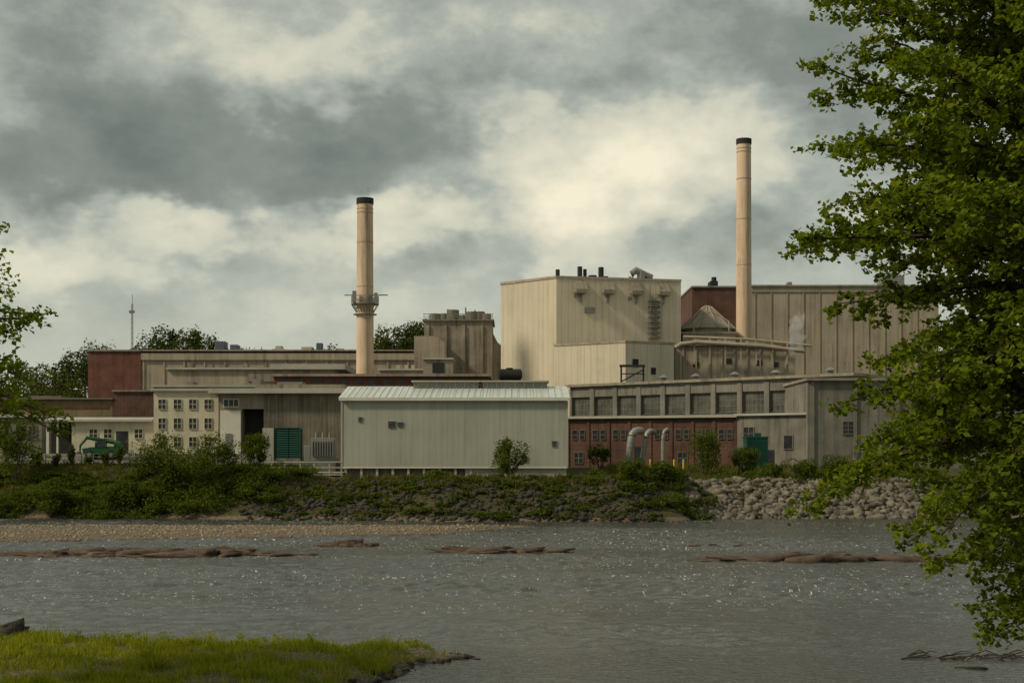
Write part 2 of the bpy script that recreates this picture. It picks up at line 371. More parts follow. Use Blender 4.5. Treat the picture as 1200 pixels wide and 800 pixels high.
def tree(name,base,ztop,Rz,limbs,m,leafsize,lsub=.45,seed=1,per=13,zlow=2.,lean=(0,0),rr=(.66,1.05)):
    g=np.random.default_rng(seed); bx,by,bz=base; e=empty(name,base)
    tr=P(); nT=14; tp=[]
    for i in range(nT+1):
        t=i/nT; tp.append((bx+lean[0]*t+.25*math.sin(t*5),by+lean[1]*t+.2*math.sin(t*4+1),bz-.3+(ztop-bz)*t))
    tr.tube(tp,[.34*(1-t/nT)**.8+.03+(.15 if t==0 else 0) for t in range(nT+1)],12)
    C=[]; zs_,rs_=zip(*Rz)
    def at(z):
        t=np.clip((z-bz)/(ztop-bz),0,1)*nT; i=min(int(t),nT-1); f=t-i
        return Vector(tp[i]).lerp(Vector(tp[i+1]),f)
    for k in range(limbs):
        zt=zlow+(ztop-zlow)*(k+g.uniform(0,1))/limbs; az=k*2.39996+g.uniform(-.3,.3)
        R=np.interp(zt,zs_,rs_)*g.uniform(*rr)
        if R<.4: continue
        fr=(zt-zlow)/(ztop-zlow); rise=R*(-.35+1.0*fr)+g.uniform(-.4,.4)
        p0=at(max(zt-rise,bz+1.6)); tip_z=zt; pts=[];npt=8; bend=g.uniform(-.5,.5)
        for i in range(npt+1):
            t=i/npt; a=az+bend*t*.6
            z=p0.z+(tip_z-p0.z)*t+ .9*math.sin(t*math.pi)*(1-fr)*R*.18
            pts.append(Vector((p0.x+R*t*math.cos(a)+g.normal(0,.06),p0.y+R*t*math.sin(a)+g.normal(0,.06),z+g.normal(0,.05))))
        tr.tube(pts,[.022*R*(1-i/npt)**1.1+.012 for i in range(npt+1)],6,cap=False)
        s=.25+g.uniform(0,.1); side=1
        while s<1.0:
            i=min(int(s*npt),npt-1); q=pts[i].lerp(pts[i+1],s*npt-i); d=(pts[i+1]-pts[i]).normalized()
            ang=side*g.uniform(.5,1.1); side=-side
            c,n_=math.cos(ang),math.sin(ang); dd=Vector((d.x*c-d.y*n_,d.x*n_+d.y*c,d.z*.5+g.normal(0,.28))).normalized()
            L=(.30*R*(1.15-s)+.35)*g.uniform(.7,1.25)
            if s>.93: dd=d; 
            e1=q+dd*L*.6+Vector((0,0,.05)); e2=q+dd*L+Vector((0,0,-.12*L))
            tr.tube([q,e1,e2],[.016,.01,.004],4,cap=False)
            nt_=max(3,int(L/.17))
            for j in range(nt_):
                t=(j+.7)/nt_; b=q.lerp(e2,t); a2=g.uniform(0,6.28); l2=.42*g.uniform(.5,1.25)
                tw=Vector((dd.x+math.cos(a2),dd.y+math.sin(a2),g.normal(.05,.42))).normalized()*l2
                m_=g.integers(per-6,per+6); tt=g.uniform(.1,1.1,m_)
                C.append(np.array(b)+np.outer(tt,np.array(tw))+g.normal(0,.075,(m_,3)))
            s+=lsub/R*g.uniform(.7,1.3)
    tr.make('trunk_and_branches',m_bark,e)
    leaves('leaves',np.concatenate(C),leafsize,m,e,up=.5,aspect=.85)
    return sum(map(len,C))
bx,by=12.6,30.0
R=[(1.8,2.6),(2.4,3.4),(3.6,3.5),(4.2,5.4),(5.0,6.2),(6.2,6.3),(7.5,6.9),(8.4,6.6),(9.3,6.7),(10.1,6.0),(11,6.9),(12.5,6.9),(14.,6.6),(15.5,6.3),(17,5.6),(19.5,2.8),(20.5,.8)]
nl=tree('maple_tree',(bx,by,float(height(bx,by))),20.5,R,185,m_leaf,.15,lsub=.35,seed=8,per=18,zlow=1.9,rr=(.72,1.03))
print('leaves',nl)
bx,by=-16.4,34.
R=[(4.5,2.),(6.2,4.8),(7.3,5.5),(8.4,5.0),(9.2,5.6),(9.7,6.1),(10.3,4.9),(11.5,5.0),(12.4,3.),(14,1.)]
tree('young_tree',(bx,by,float(height(bx,by))),14,R,105,m_leaf,.14,lsub=.5,seed=11,per=12,zlow=4.6,rr=(.66,1.08))

# bank vegetation
C=[]
for k in range(150):
    x=rng.uniform(-58,-22); y=rng.uniform(137.5,148); w=rng.uniform(1.2,3.2); h=rng.uniform(.8,2.1)*(1 if y<142 else .42)
    C.append(clump_pts((x,y,float(height(x,y))+h*.35),(w,w*.8,h*.75),int(260*w),8,k))
for k in range(55):
    x=rng.uniform(-22,14); y=rng.uniform(137,140.5); w=rng.uniform(.5,1.5); h=rng.uniform(.2,.5)
    C.append(clump_pts((x,y,float(height(x,y))+h*.3),(w,w*.8,h),int(200*w),8,200+k))
for k in range(190):
    x=rng.uniform(-24,14); y=rng.uniform(131.5,138.5); w=rng.uniform(.3,1.3); h=rng.uniform(.15,.6)
    C.append(clump_pts((x,y,float(height(x,y))+h*.3),(w,w*.8,h),int(150*w),6,500+k))
for k in range(90):
    x=rng.uniform(10,20) if k<50 else rng.uniform(20,46); y=rng.uniform(134.5,142) if k<50 else rng.uniform(143,150); w=rng.uniform(.6,1.8); h=rng.uniform(.4,1.1)
    C.append(clump_pts((x,y,float(height(x,y))+h*.3),(w,w*.8,h),int(220*w),8,300+k))
leaves('bank_undergrowth',np.concatenate(C),.23,m_shrub)
k=0
for (b,D,w,h,n) in [(18,146,5.4,7.4,4800),(195,143,6.6,6.2,5600),(252,141,7.4,5.6,5600),(300,145,3.6,3.8,2400),(598,141.5,4.4,4.0,3400),(703,156,3.0,2.6,1500),(826,150,4.8,4.6,3400),(872,152,3.6,3.2,2200),(700,145,2.2,1.2,900),(512,142,3.5,.9,900),(122,149,1.1,1.4,450),(104,149,.9,1.0,350),(84,149,1.,2.1,500),(140,149,1.2,2.2,500),(66,149,1.0,1.4,400),(46,149,.9,1.9,450),(980,147,4,2.4,1800),(790,150,3,1.2,900),(905,148,3,1.5,900),(140,140,5,3.2,3000),(60,139,5,3.0,3000),(345,142,2.4,.8,700),(740,138,3.2,2.2,1800),(775,140,3.4,2.,1800),(940,146,4,2,1500)]:
    shrub(X(b,D),D,w,h,n,.23,50+k); k+=1
def grass(name,pts,h,w,m=m_grass):
    n=len(pts); a=rng.uniform(0,6.28,n)
    H=h*rng.uniform(.4,1.3,n)*(1+.75*np.clip(wob(pts[:,0]*1.7,pts[:,1]*1.7,1.9)+.5*wob(pts[:,1]*3.1,pts[:,0]*2.7,1.3),-.75,1.1)); L=rng.normal(0,.38,(n,2))*H[:,None]
    ax=np.stack([np.cos(a),np.sin(a),0*a],1)*w
    mid=pts+np.stack([L[:,0]*.35,L[:,1]*.35,H*.6],1); tip=pts+np.stack([L[:,0],L[:,1],H],1)
    V=np.stack([pts-ax,pts+ax,mid+ax*.7,mid-ax*.7,tip],1).reshape(-1,3); b=np.arange(n)*5
    Fc=np.concatenate([np.stack([b,b+1,b+2],1),np.stack([b,b+2,b+3],1),np.stack([b+3,b+2,b+4],1)])
    return npmesh(name,V,Fc,m)
def gpts(n,x0,x1,y0,y1,zmin,zmax=99,patch=0):
    x=rng.uniform(x0,x1,n); y=rng.uniform(y0,y1,n); z=height(x,y); k=(z>zmin)&(z<zmax)
    if patch: k&=(wob(x,y,patch)+.5*wob(y,x,patch*2.1)+rng.normal(0,.3,n))>-.55
    return np.stack([x,y,z-.02],1)[k]
grass('spit_grass',gpts(100000,-24,0,34,48.5,.06,patch=1.3),.18,.013)
q=gpts(26000,-22,0,35,48.5,.08); q=q[(wob(q[:,0],q[:,1],2.9)+.6*wob(q[:,1],q[:,0],5.)>.7)]
grass('tall_grass',q,.38,.014)
q=gpts(500,-20,-1,40,47,.08); e=empty('weed_clumps',(-10,43,0)); 
C=[]
for k in range(40):
    x,y,z=q[k*3]; h=rng.uniform(.15,.5); C.append(clump_pts((x,y,z+h*.5),(.28,.28,h*.7),110,5,700+k))
leaves('leaves',np.concatenate(C),.06,m_grass,e)
grass('near_bank_grass',gpts(14000,-20,20,4,34,.3),.22,.015)
grass('far_bank_grass',np.concatenate([gpts(26000,-60,-20,138,150,1.),gpts(9000,-22,14,137,142,2.),gpts(16000,10,46,138,162,1.5)]),.38,.045,m_dry)

# distant trees
def dtree(b,D,top,w,seed,n=2300):
    x=X(b,D); zt=Z(top,D); h=min(zt-6,13); return clump_pts((x,D,zt-h*.5),(w/2,w/2,h*.56),n,16,seed), (x,D,zt-h*.6)
C=[];tk=P();s=0
for b,D,top,w in [(-30,310,415,16),(8,300,426,13),(35,330,421,14),(60,310,428,12),(82,300,407,11),(98,340,404,10),(120,350,406,10),(-60,330,420,18),(50,290,444,14),(15,280,448,14),(90,285,440,12),(70,280,450,14),
    (172,320,391,9),(190,325,380,11),(212,322,381,11),(232,320,386,9),(250,330,395,9),(445,330,388,9),(462,325,379,10),(480,320,369,11),(495,325,372,10),(380,360,404,10),(290,370,406,12)]:
    s+=1; q,(x,y,z)=dtree(b,D,top,w,900+s); C.append(q); tk.tube([(x,y,5),(x+.5,y,z+3)],[.4,.2],6)
e=empty('distant_trees',(0,310,6)); tk.make('trunks',m_bark,e); leaves('canopy',np.concatenate(C),.62,m_far,e)

# ------------------------------------------------------------ buildings
D=145; x0,x1=X(400,D),X(665,D); e=empty('riverside_warehouse',((x0+x1)/2,D+8,4))
zb,ze,zr=4.85,11.9,13.5
w=P(); 
w.box(x0,x1,D,D+16,zb,ze)
w.extr([(D,ze),(D+16,ze),(D+8,zr-.12)],x0,x0+.2); w.extr([(D,ze),(D+16,ze),(D+8,zr-.12)],x1-.2,x1)
w.make('walls',m_wh,e)
r=P(); r.extr([(D-.35,ze-.02),(D+8,zr-.1),(D+8,zr+.06),(D-.35,ze+.12)],x0-.25,x1+.25); r.extr([(D+16.35,ze+.12),(D+8,zr+.06),(D+8,zr-.1),(D+16.35,ze-.02)],x0-.25,x1+.25)
r.make('roof',m_whroof,e)
t=P(); t.box(x0-.2,x1+.2,D-.42,D-.36,ze-.2,ze+.12); t.box(x0,x1,D-.05,D-.002,zb-.02,zb+.12)
for k in range(1,36):
    xx=x0+(x1-x0)*k/36; t.extr([(D-.3,ze+.13),(D+7.9,zr+.05),(D+7.9,zr+.11),(D-.3,ze+.19)],xx-.025,xx+.025)
t.make('trim',m_trim,e)
t=P(); t.box(x0-.06,x0+.12,D-.06,D-.003,zb+.13,ze-.26); t.box(x1-.12,x1+.06,D-.06,D-.003,zb+.13,ze-.26); t.make('corner_flashing',m_wh,e)
v=P(); vt=P()
for a,b in ((485,561),(566,641)):
    xa,xb=X(a,152),X(b,152); v.box(xa,xb,D+6.3,D+9.7,12.7,13.95); vt.box(xa-.2,xb+.2,D+6.0,D+10,13.95,14.1)
    for i in range(7):
        xx=xa+(xb-xa)*(i+.5)/7; vt.box(xx-.04,xx+.04,D+6.22,D+6.3,13.4,13.95)
v.make('ridge_monitor',m_grey,e); vt.make('monitor_caps',m_roofl,e)
l=P(); lf=P()
for a,b,c1,c2 in ((455,463,494,501),(466,472,495,500),(420,424,489,494),(647,652,517,523),(612,618,535,541)):
    xa,xb,za,zb2=X(a,D),X(b,D),Z(c2,D),Z(c1,D); l.box(xa,xb,D-.05,D-.004,za,zb2); lf.box(xa-.05,xb+.05,D-.12,D-.004,zb2,zb2+.06)
    for i in range(4): lf.box(xa,xb,D-.1,D-.051,za+(zb2-za)*i/4,za+(zb2-za)*i/4+.04)
l.make('vents',m_dark,e); lf.make('vent_hoods',m_grey,e)
fo=P(); fo.box(x0+.6,x1-.4,D+.6,D+15,3.,zb-.002); fo.make('recessed_foundation',m_conc2,e)
fo=P(); fo.box(X(545,D),x1-.1,D+.2,D+.58,3.2,zb-.024)
for k in range(9): fo.box(x0+.3+k*1.6,x0+.55+k*1.6,D+.1,D+.35,3.2,zb-.026)
fo.make('concrete_skirt',m_roofl,e)
# cream office
D=162; x0,x1=X(180,D),X(256,D); e=empty('cream_office',((x0+x1)/2,D+5,6.3)); zt=Z(458,D)
w=P(); w.box(x0,x1,D,D+9,5.6,zt); w.make('walls',m_cream,e)
r=P(); r.box(x0-.3,x1+.25,D-.35,D+9.3,zt+.003,zt+.28); r.make('roof',m_roofl,e)
f=P();g=P()
for c_ in (190,208,226,244):
    for (ra,rb) in ((468,479),(490,502),(512,523)):
        win(f,g,X(c_-4.2,D),X(c_+4.2,D),Z(rb,D),Z(ra,D),D,2,2,.05)
f.make('window_frames',m_cream,e); g.make('window_glass',m_glass,e)
# workshop
D=159; x0,x1=X(256.5,D),X(402,D); e=empty('workshop_building',((x0+x1)/2,D+6,6.2)); zt=Z(461,D)
w=P(); w.box(X(309,D),x1,D,D+14,4.6,zt); w.make('corrugated_wall',m_corr,e)
w=P(); w.box(x0,X(283,D),D+.2,D+14,5.,zt-.01); w.box(X(283,D),X(309,D)-.002,D+.2,D+.6,Z(479,D),zt-.01); w.make('painted_wall',m_conc,e)
w=P(); w.box(X(258,D),X(282,D),D-.0,D+.19,6,Z(481,D)); w.make('white_partition',m_trim,e)
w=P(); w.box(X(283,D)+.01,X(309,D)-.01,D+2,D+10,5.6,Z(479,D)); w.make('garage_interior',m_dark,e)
r=P(); r.box(X(246,D),x1+.4,D-1.0,D+14.5,zt+.003,zt+.55); r.make('roof_slab',m_roofl,e)
r=P(); r.box(X(300,D),x1+.2,D-.6,D+14.1,zt+.553,zt+1.0); r.make('roof_upstand',m_conc,e)
f=P(); f.box(X(264,D),X(272,D),D-.06,D-.003,6.2,8.6); f.make('door',m_grey,e)
f=P();g=P(); win(f,g,X(262,D),X(279,D),Z(476,D),Z(468,D),D+.2,3,1); f.make('window_frames',m_trim,e); g.make('window_glass',m_glass,e)
# louvre unit etc
D=151; e=empty('cooling_louvre_unit',(X(336,D),D,5)); xa,xb=X(323,D),X(351,D); za,zb=Z(537,D),Z(502,D)
w=P(); w.box(xa,xb,D,D+2,za,zb); w.make('casing',m_dark,e)
f=P(); f.box(xa-.12,xa,D-.12,D+.1,za,zb+.1); f.box(xb,xb+.12,D-.12,D+.1,za,zb+.1); f.box(xa,xb,D-.12,D+.1,zb,zb+.1); f.box((xa+xb)/2-.04,(xa+xb)/2+.04,D-.13,D-.003,za,zb)
for i in range(13):
    z=za+(zb-za)*i/13; f.extr([(D-.1,z),(D-.004,z+.13),(D-.004,z+.16),(D-.1,z+.03)],xa,xb)
f.make('louvre_blades',m_green,e)
w=P(); w.box(X(308,D),X(321,D),D-.2,D+1.6,4.4,zb+.05); w.make('control_cabinet',m_roofl,e)
w=P(); w.box(xa-.1,xb+.1,D-.1,D+2,4.2,za-.003); w.make('plinth',m_conc2,e)
D=149; e=empty('electrical_transformer',(X(378,D),D,4.6))
w=P(); w.box(X(364,D),X(392,D),D,D+1.6,Z(540,D),Z(513,D)); w.box(X(356,D),X(363.5,D),D+.2,D+1.4,Z(540,D),Z(522,D)); w.make('tank',m_grey,e,bevel=.05)
w=P()
for i in range(9): w.box(X(366+i*3,D),X(367+i*3,D),D-.35,D-.01,Z(534,D),Z(517,D))
w.make('cooling_fins',m_grey,e)
w=P()
for i in range(3): w.tube([(X(369+i*8,D),D+.8,Z(513,D)),(X(369+i*8,D),D+.8,Z(506,D))],[.12,.07],8)
w.make('bushings',m_conc,e)
w=P(); w.box(X(355,D),X(394,D),D-.6,D+2,3.2,Z(540,D)-.003); w.make('plinth',m_conc2,e)
D=143.2; e=empty('steel_platform',(X(360,D),D,4)); w=P()
for q in (318,334,352,368,386,400): w.box(X(q,D)-.06,X(q,D)+.06,D-.06,D+.06,2.8,Z(541,D))
for z_ in (541,547.5,556): w.box(X(316,D),X(402,D),D-.1,D-.065,Z(z_,D)-.06,Z(z_,D)+.06)
w.box(X(316,D),X(402,D),D+.07,D+4.4,Z(553,D)-.1,Z(553,D)); w.make('platform_frame',m_roofl,e)
# yard fence
e=empty('yard_fence',(-38,149.5,5)); w=P(); D=149.5
for k in range(24):
    x=-54+k*1.25; z=float(height(x,D)); w.box(x-.04,x+.04,D-.04,D+.04,z-.1,z+1.2)
    if k<23:
        z2=float(height(x+1.25,D))
        for h_ in (.5,.85,1.15): w.tube([(x,D-.06,z+h_),(x+1.25,D-.06,z2+h_)],.025,4)
w.make('posts_and_rails',m_grey,e)
# white shed
D=166; e=empty('white_shed',(X(115,D),D+4,6.3)); zt=Z(494,D)
w=P(); w.box(X(84,D),X(180,D)-.02,D,D+8,5.8,zt); w.make('walls',m_cream,e)
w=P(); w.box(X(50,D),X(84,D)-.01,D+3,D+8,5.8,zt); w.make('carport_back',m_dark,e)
w=P(); w.box(X(54,D),X(57,D),D,D+.3,5.9,zt); w.box(X(66,D),X(68,D),D,D+.3,5.9,zt);w.make('carport_posts',m_trim,e)
r=P(); r.extr([(D-.6,zt+.003),(D+8,zt+.5),(D+8,zt+.75),(D-.6,zt+.25)],X(45,D),X(180,D)-.03); r.make('roof',m_roofl,e)
f=P();g=P()
for a in (105,122,158): win(f,g,X(a,D),X(a+9,D),Z(513,D),Z(503,D),D,2,2,.05)
g.box(X(136,D),X(150,D),D-.04,D-.003,6.,Z(505,D)); f.make('window_frames',m_cream,e); g.make('window_glass',m_glass,e)
e=empty('brown_mill_wing',(X(20,178),178,6)); D=178
w=P(); w.box(X(-120,D),X(49,D),D,D+12,5.8,Z(489,D)); w.make('walls',m_conc,e)
r=P(); r.box(X(-121,D),X(50,D),D-.4,D+12,Z(489,D)+.003,Z(486,D)); r.make('roof',m_roofl,e)
f=P();g=P()
for a in (-60,-40,-20,3,20,34): win(f,g,X(a,D),X(a+8,D),Z(510,D),Z(499,D),D)
f.make('window_frames',m_conc,e); g.make('window_glass',m_glass,e)
m_ochre=mat('ochre_cladding',(.20,.15,.085),.9,.3,.3,streak=.5)
D=222; e=empty('ochre_mill_building',(X(60,D),D,6)); w=P(); w.box(X(-140,D),X(132,D),D,D+20,5.8,Z(468,D)); w.make('walls',m_ochre,e)
r=P(); r.box(X(-141,D),X(133,D),D-.5,D+20,Z(468,D)+.003,Z(466,D)); r.box(X(20,D),X(60,D),D+5,D+12,Z(466,D)+.003,Z(462,D)); r.make('roof',m_roof,e)
g=P()
g.box(X(-140,D),X(128,D),D-.06,D-.003,Z(479,D),Z(476,D)); g.make('louvre_band',m_rust,e)
w=P(); w.box(X(133,D),X(181,D),D-.3,D+20,5.8,Z(459,D)); w.make('brick_wall',m_brick2,e)
w=P(); w.box(X(132,D),X(182,D),D-.6,D+20,Z(459,D)+.003,Z(457,D)); w.make('brick_coping',m_conc,e)
# long back mill
D=262; e=empty('long_brick_mill',(X(290,D),D,6)); zt=Z(411.5,D)
w=P(); w.box(X(103,D),X(165,D),D,D+40,5.8,zt); w.make('brick_block',m_brick,e)
w=P(); w.box(X(165,D)+.01,X(486,D),D+.3,D+40,5.8,zt-.3); 
for k in range(14):
    xx=X(165,D)+.3+k*3.75; w.box(xx,xx+.3,D+.1,D+.29,5.8,zt-1.6)
w.box(X(165,D)+.01,X(486,D),D-.1,D+.295,zt-1.59,zt-.31); w.make('concrete_block',m_beige2,e)
r=P(); r.box(X(102,D),X(487,D),D-.3,D+40.3,zt+.003,zt+.3); r.make('parapet_coping',m_conc,e)
u=P(); u.box(X(245,D),X(257,D),D+5,D+8,zt+.3,Z(397,D)); u.box(X(263,D),X(272,D),D+5,D+8,zt+.3,Z(401,D)); u.box(X(366,D),X(373,D),D+5,D+7,zt+.3,Z(399,D)); u.make('blue_roof_units',m_blue,e,bevel=.1)
u=P(); u.box(X(313,D),X(328,D),D+5,D+9,zt+.3,Z(406,D)); u.box(X(316,D),X(324,D),D+6,D+8,Z(406,D),Z(402,D)); u.box(X(349,D),X(362,D),D+4,D+7,zt+.3,Z(404,D)); u.box(X(392,D),X(399,D),D+4,D+7,zt+.3,Z(406,D)); u.make('roof_units',m_roofl,e,bevel=.1)
# mid halls
D=236; e=empty('grey_hall',(X(290,D),D,6)); zt=Z(433,D)
w=P(); w.box(X(196,D),X(392,D),D,D+20,5.8,zt); w.make('walls',m_beige2,e)
r=P(); r.box(X(195,D),X(318,D),D-.5,D+20,zt+.003,zt+.35); r.box(X(318,D)+.01,X(405,D),D-1,D+20,zt+.003,zt+.9); r.make('roof_edge',m_roofl,e)
u=P(); 
for a,h_ in ((215,1.),(238,.7),(280,.8),(350,.9)): u.box(X(a,D),X(a+6,D),D+3,D+5,zt+.36,zt+.36+h_)
u.box(X(290,D),X(330,D),D-.2,D-.003,Z(447,D),Z(438,D)); u.make('roof_vents',m_conc,e)
D=214; e=empty('low_brick_hall',(X(450,D),D,6)); zt=Z(441,D)
w=P(); w.box(X(321,D),X(572,D),D,D+18,5.6,zt); w.make('walls',m_rust,e)
r=P(); r.box(X(318,D),X(575,D),D-.6,D+18.5,zt+.003,Z(438,D)); r.make('roof_edge',m_conc,e)
g=P()
for k in range(14): g.box(X(330+k*17,D),X(339+k*17,D),D-.05,D-.003,Z(453,D),Z(445,D))
g.make('window_openings',m_glass,e)
u=P(); u.box(X(440,D),X(520,D),D+6,D+14,zt+.4,Z(431,D)); u.box(X(494,D),X(529,D),D+4,D+10,zt+.4,Z(419,D)); u.make('roof_penthouse',m_conc,e)
u=P(); u.box(X(439,D),X(521,D),D+5.7,D+14.3,Z(431,D)+.003,Z(429,D));u.box(X(493,D),X(530,D),D+3.7,D+10.3,Z(419,D)+.003,Z(417,D)); 
for a in (460,478,470): u.box(X(a,D),X(a+4,D),D+7,D+8,Z(429,D),Z(424,D))
u.make('penthouse_roof',m_roofl,e)
g=P(); g.box(X(505,D),X(519,D),D+3.9,D+3.997,zt+.8,Z(423,D)); g.make('penthouse_louvre',m_dark,e)
D=196; e=empty('flat_roof_annex',(X(280,D),D,6)); w=P(); w.box(X(180,D),X(400,D),D,D+14,5.6,Z(453.5,D)); w.make('walls',m_conc,e)
r=P(); r.box(X(178,D),X(402,D),D-.5,D+14,Z(453.5,D)+.003,Z(451,D)); r.make('roof',m_roofl,e)
u=P()
for a,b,h_ in ((292,302,.9),(322,352,.55),(214,222,.6)): u.box(X(a,D),X(b,D),D+2,D+5,Z(451,D)+.003,Z(451,D)+h_)
u.make('roof_hatches',m_grey,e)
# chimneys
def chimney(b0,b1,top,D,platform=None):
    x=X((b0+b1)/2,D); r=(b1-b0)/2*D/F; zt=Z(top,D); e=empty('tall_chimney',(x,D,6)); n=12
    pts=[(x,D,5.5+(zt-5.5)*i/n) for i in range(n+1)]
    P().tube(pts,[r*(1.17-.17*i/n) for i in range(n+1)],40).make('shaft',m_chim,e,smooth=True)
    c_=P(); c_.tube([(x,D,zt-.9),(x,D,zt-.85),(x,D,zt+.05)],[r*1.0,r*1.09,r*1.09],40); c_.make('cap_band',m_dark,e,smooth=True)
    bnd=P()
    for q in (1.7,2.3,7,14,22): bnd.tube([(x,D,zt-q),(x,D,zt-q+.16)],r*1.035+q*.003,40)
    bnd.make('iron_bands',m_beige2,e)
    ld=P()
    for s_ in (-.2,.2): ld.box(x+r*.5+s_-.03,x+r*.5+s_+.03,D-r*1.12,D-r*1.06,8,zt-1)
    for k in range(90): ld.box(x+r*.5-.18,x+r*.5+.18,D-r*1.11,D-r*1.08,8+k*.45,8.05+k*.45)
    ld.make('ladder',m_conc,e)
    if platform:
        pz=Z(platform,D); pl=P(); pl.tube([(x,D,pz),(x,D,pz+.15)],r*1.75,24); pl.tube([(x,D,pz-1.6),(x,D,pz-1.5)],r*1.5,24)
        for k in range(20):
            a=k*math.pi/10; px_,py_=x+1.7*r*math.cos(a),D+1.7*r*math.sin(a); pl.box(px_-.05,px_+.05,py_-.05,py_+.05,pz+.151,pz+1.3)
            pl.tube([(x+r*math.cos(a),D+r*math.sin(a),pz-1.4),(px_,py_,pz-.02)],.06,4)
        for h_ in (.7,1.3):
            ring=[(x+1.7*r*math.cos(a*math.pi/12),D+1.7*r*math.sin(a*math.pi/12),pz+h_) for a in range(25)]; pl.tube(ring,.05,5,cap=False)
        for q,h_,rr in ((-1.2,2.,.3),(.6,1.5,.35),(1.5,1.7,.25)): pl.box(x+q*r-rr,x+q*r+rr,D-1.5*r,D-1.2*r,pz+.151,pz+h_)
        pl.box(x-r*2.6,x+r*2.9,D-.1,D+.1,pz+1.45,pz+1.6)
        pl.make('service_platform',m_grey,e)
chimney(418.5,437,233,225,357)
chimney(863.5,880,163.5,248)
# concrete silo tower
D=250; e=empty('concrete_tower',(X(540,D),D,6)); w=P()
w.box(X(497,D),X(577,D),D,D+12,5.8,Z(376,D))
for k in range(4): w.box(X(499+k*21,D),X(503+k*21,D),D-.3,D-.003,5.8,Z(381,D))
w.make('tower_walls',m_conc,e)
pr=[(X(577,D)+.02,5.8)]; pr+= [(X(626,D),5.8)]
for i in range(9):
    t=i/8; pr.append((X(626-49*t,D)+(.02 if i==8 else 0),Z(417-22*t**2.2-(6 if t>.99 else 0),D)))
w=P(); w.extr(pr,D+1,D+9,axis='y'); w.make('curved_wing',m_conc,e)
t=P(); t.box(X(495,D),X(579,D),D-.4,D+12.3,Z(376,D)+.003,Z(374,D))
for k,(a,rr) in enumerate(((509,1.0),(519,.8),(530,1.1),(541,1.2),(552,1.1),(561,1.0),(570,.8))): t.tube([(X(a,D),D+2.5+k%2*3,Z(374,D)),(X(a,D),D+2.5+k%2*3,Z(366-(k%3)*2.2,D))],rr,12)
t.make('roof_tanks',m_conc2,e)
t=P()
for k in range(15): xx=X(497+k*5.7,D); t.box(xx-.04,xx+.04,D-.3,D-.22,Z(374,D),Z(368,D))
t.box(X(496,D),X(578,D),D-.3,D-.23,Z(368,D)-.05,Z(368,D)+.05); t.box(X(496,D),X(578,D),D-.3,D-.23,Z(371,D)-.04,Z(371,D)+.04)
for a,q in ((524,360),(545,358),(556,361)): t.tube([(X(a,D),D+3,Z(374,D)),(X(a,D),D+3,Z(q,D))],.15,6)
t.make('roof_railing',m_grey,e)
w=P(); w.extr([(X(488,D),5.8),(X(524,D),5.8),(X(524,D),Z(405,D)),(X(512,D),Z(397,D)),(X(488,D),Z(397,D))],D-6,D-.5,axis='y'); w.make('side_bay',m_beige2,e)
D=232; e2=empty('horizontal_tank',(X(598,D),D,18)); w=P(); w.tube([(X(584,D),D,Z(439,D)),(X(586,D),D,Z(439,D)),(X(610,D),D,Z(439,D)),(X(612,D),D,Z(439,D))],[.5,.95,.95,.5],16); w.tube([(X(597,D),D,Z(439,D)),(X(597,D),D,Z(431,D))],.6,10)
w.make('tank',m_rubber,e2,smooth=True); w=P(); w.box(X(582,D),X(614,D),D-1.5,D+1.5,6,Z(446,D)); w.make('support',m_conc,e2)
# boiler house
pl=[(X(652,230),230),(X(798,235),235),(X(798,235)+2,262),(X(587,239)+4,266),(X(587,239),239)]
zt=35.1; e=empty('boiler_house',(X(690,235),240,6)); w=P(); w.prism(pl,5.8,zt); w.make('cladding',m_beige,e)
c_=P(); 
def edge(P_,a,b,z0,z1,o):
    L=math.dist(a,b); an=math.atan2(b[1]-a[1],b[0]-a[0]); q=P((a[0],a[1],an)); q.box(-.05,L+.05,-o,-.004,z0,z1)
    base=len(P_.v); P_.v+=q.v; P_.f+=[tuple(i+base for i in f) for f in q.f]; P_.uv+=q.uv
edge(c_,pl[4],pl[0],zt-.25,zt+.15,.12); edge(c_,pl[0],pl[1],zt-.25,zt+.15,.12)
c_.make('parapet_trim',m_beige2,e)
ang=math.atan2(pl[1][1]-pl[0][1],pl[1][0]-pl[0][0]); fr=(pl[0][0],pl[0][1],ang); U=lambda b:(b-652)/146*21.35
hd=P(fr); hb=P(fr)
for b in (679,711,744,776):
    u_=U(b); z_=Z(341,232)
    hd.extr([(-.004,z_+1.6),(-.004,z_-.3),(-1.3,z_-.5),(-1.3,z_+.1)],u_-.95,u_+.95); hb.box(u_-.85,u_+.85,-1.25,-.05,z_-.62,z_-.52)
    hb.box(u_-.2,u_+.25,-.3,-.004,z_-1.9,z_-.7)
hd.make('vent_hoods',m_conc,e); hb.make('vent_grilles',m_grey,e)
st=P(fr)
for k in range(8):
    z_=Z(395,232)+k*.86; u0=U(759);u1=U(772); a,b=(u0,u1) if k%2 else (u1,u0)
    st.tube([(a,-.7,z_),(b,-.7,z_+.86)],.07,4); st.tube([(a,-.7,z_+.7),(b,-.7,z_+1.5)],.04,4); st.box(u0-.1,u1+.1,-1.,-.004,z_-.05,z_)
for u_ in (U(759),U(772)): st.box(u_-.06,u_+.06,-1.05,-.95,Z(397,232),Z(334,232))
st.make('outside_stair',m_grey,e)
bx_=P(fr); bx_.box(U(684),U(696),-.25,-.004,Z(367,232),Z(361,232)); bx_.box(U(672),U(675),-.2,-.004,Z(349,232),Z(345,232)); bx_.box(U(735),U(739),-.2,-.004,Z(351,232),Z(347,232)); bx_.make('wall_boxes',m_grey,e)
ro=P(fr)
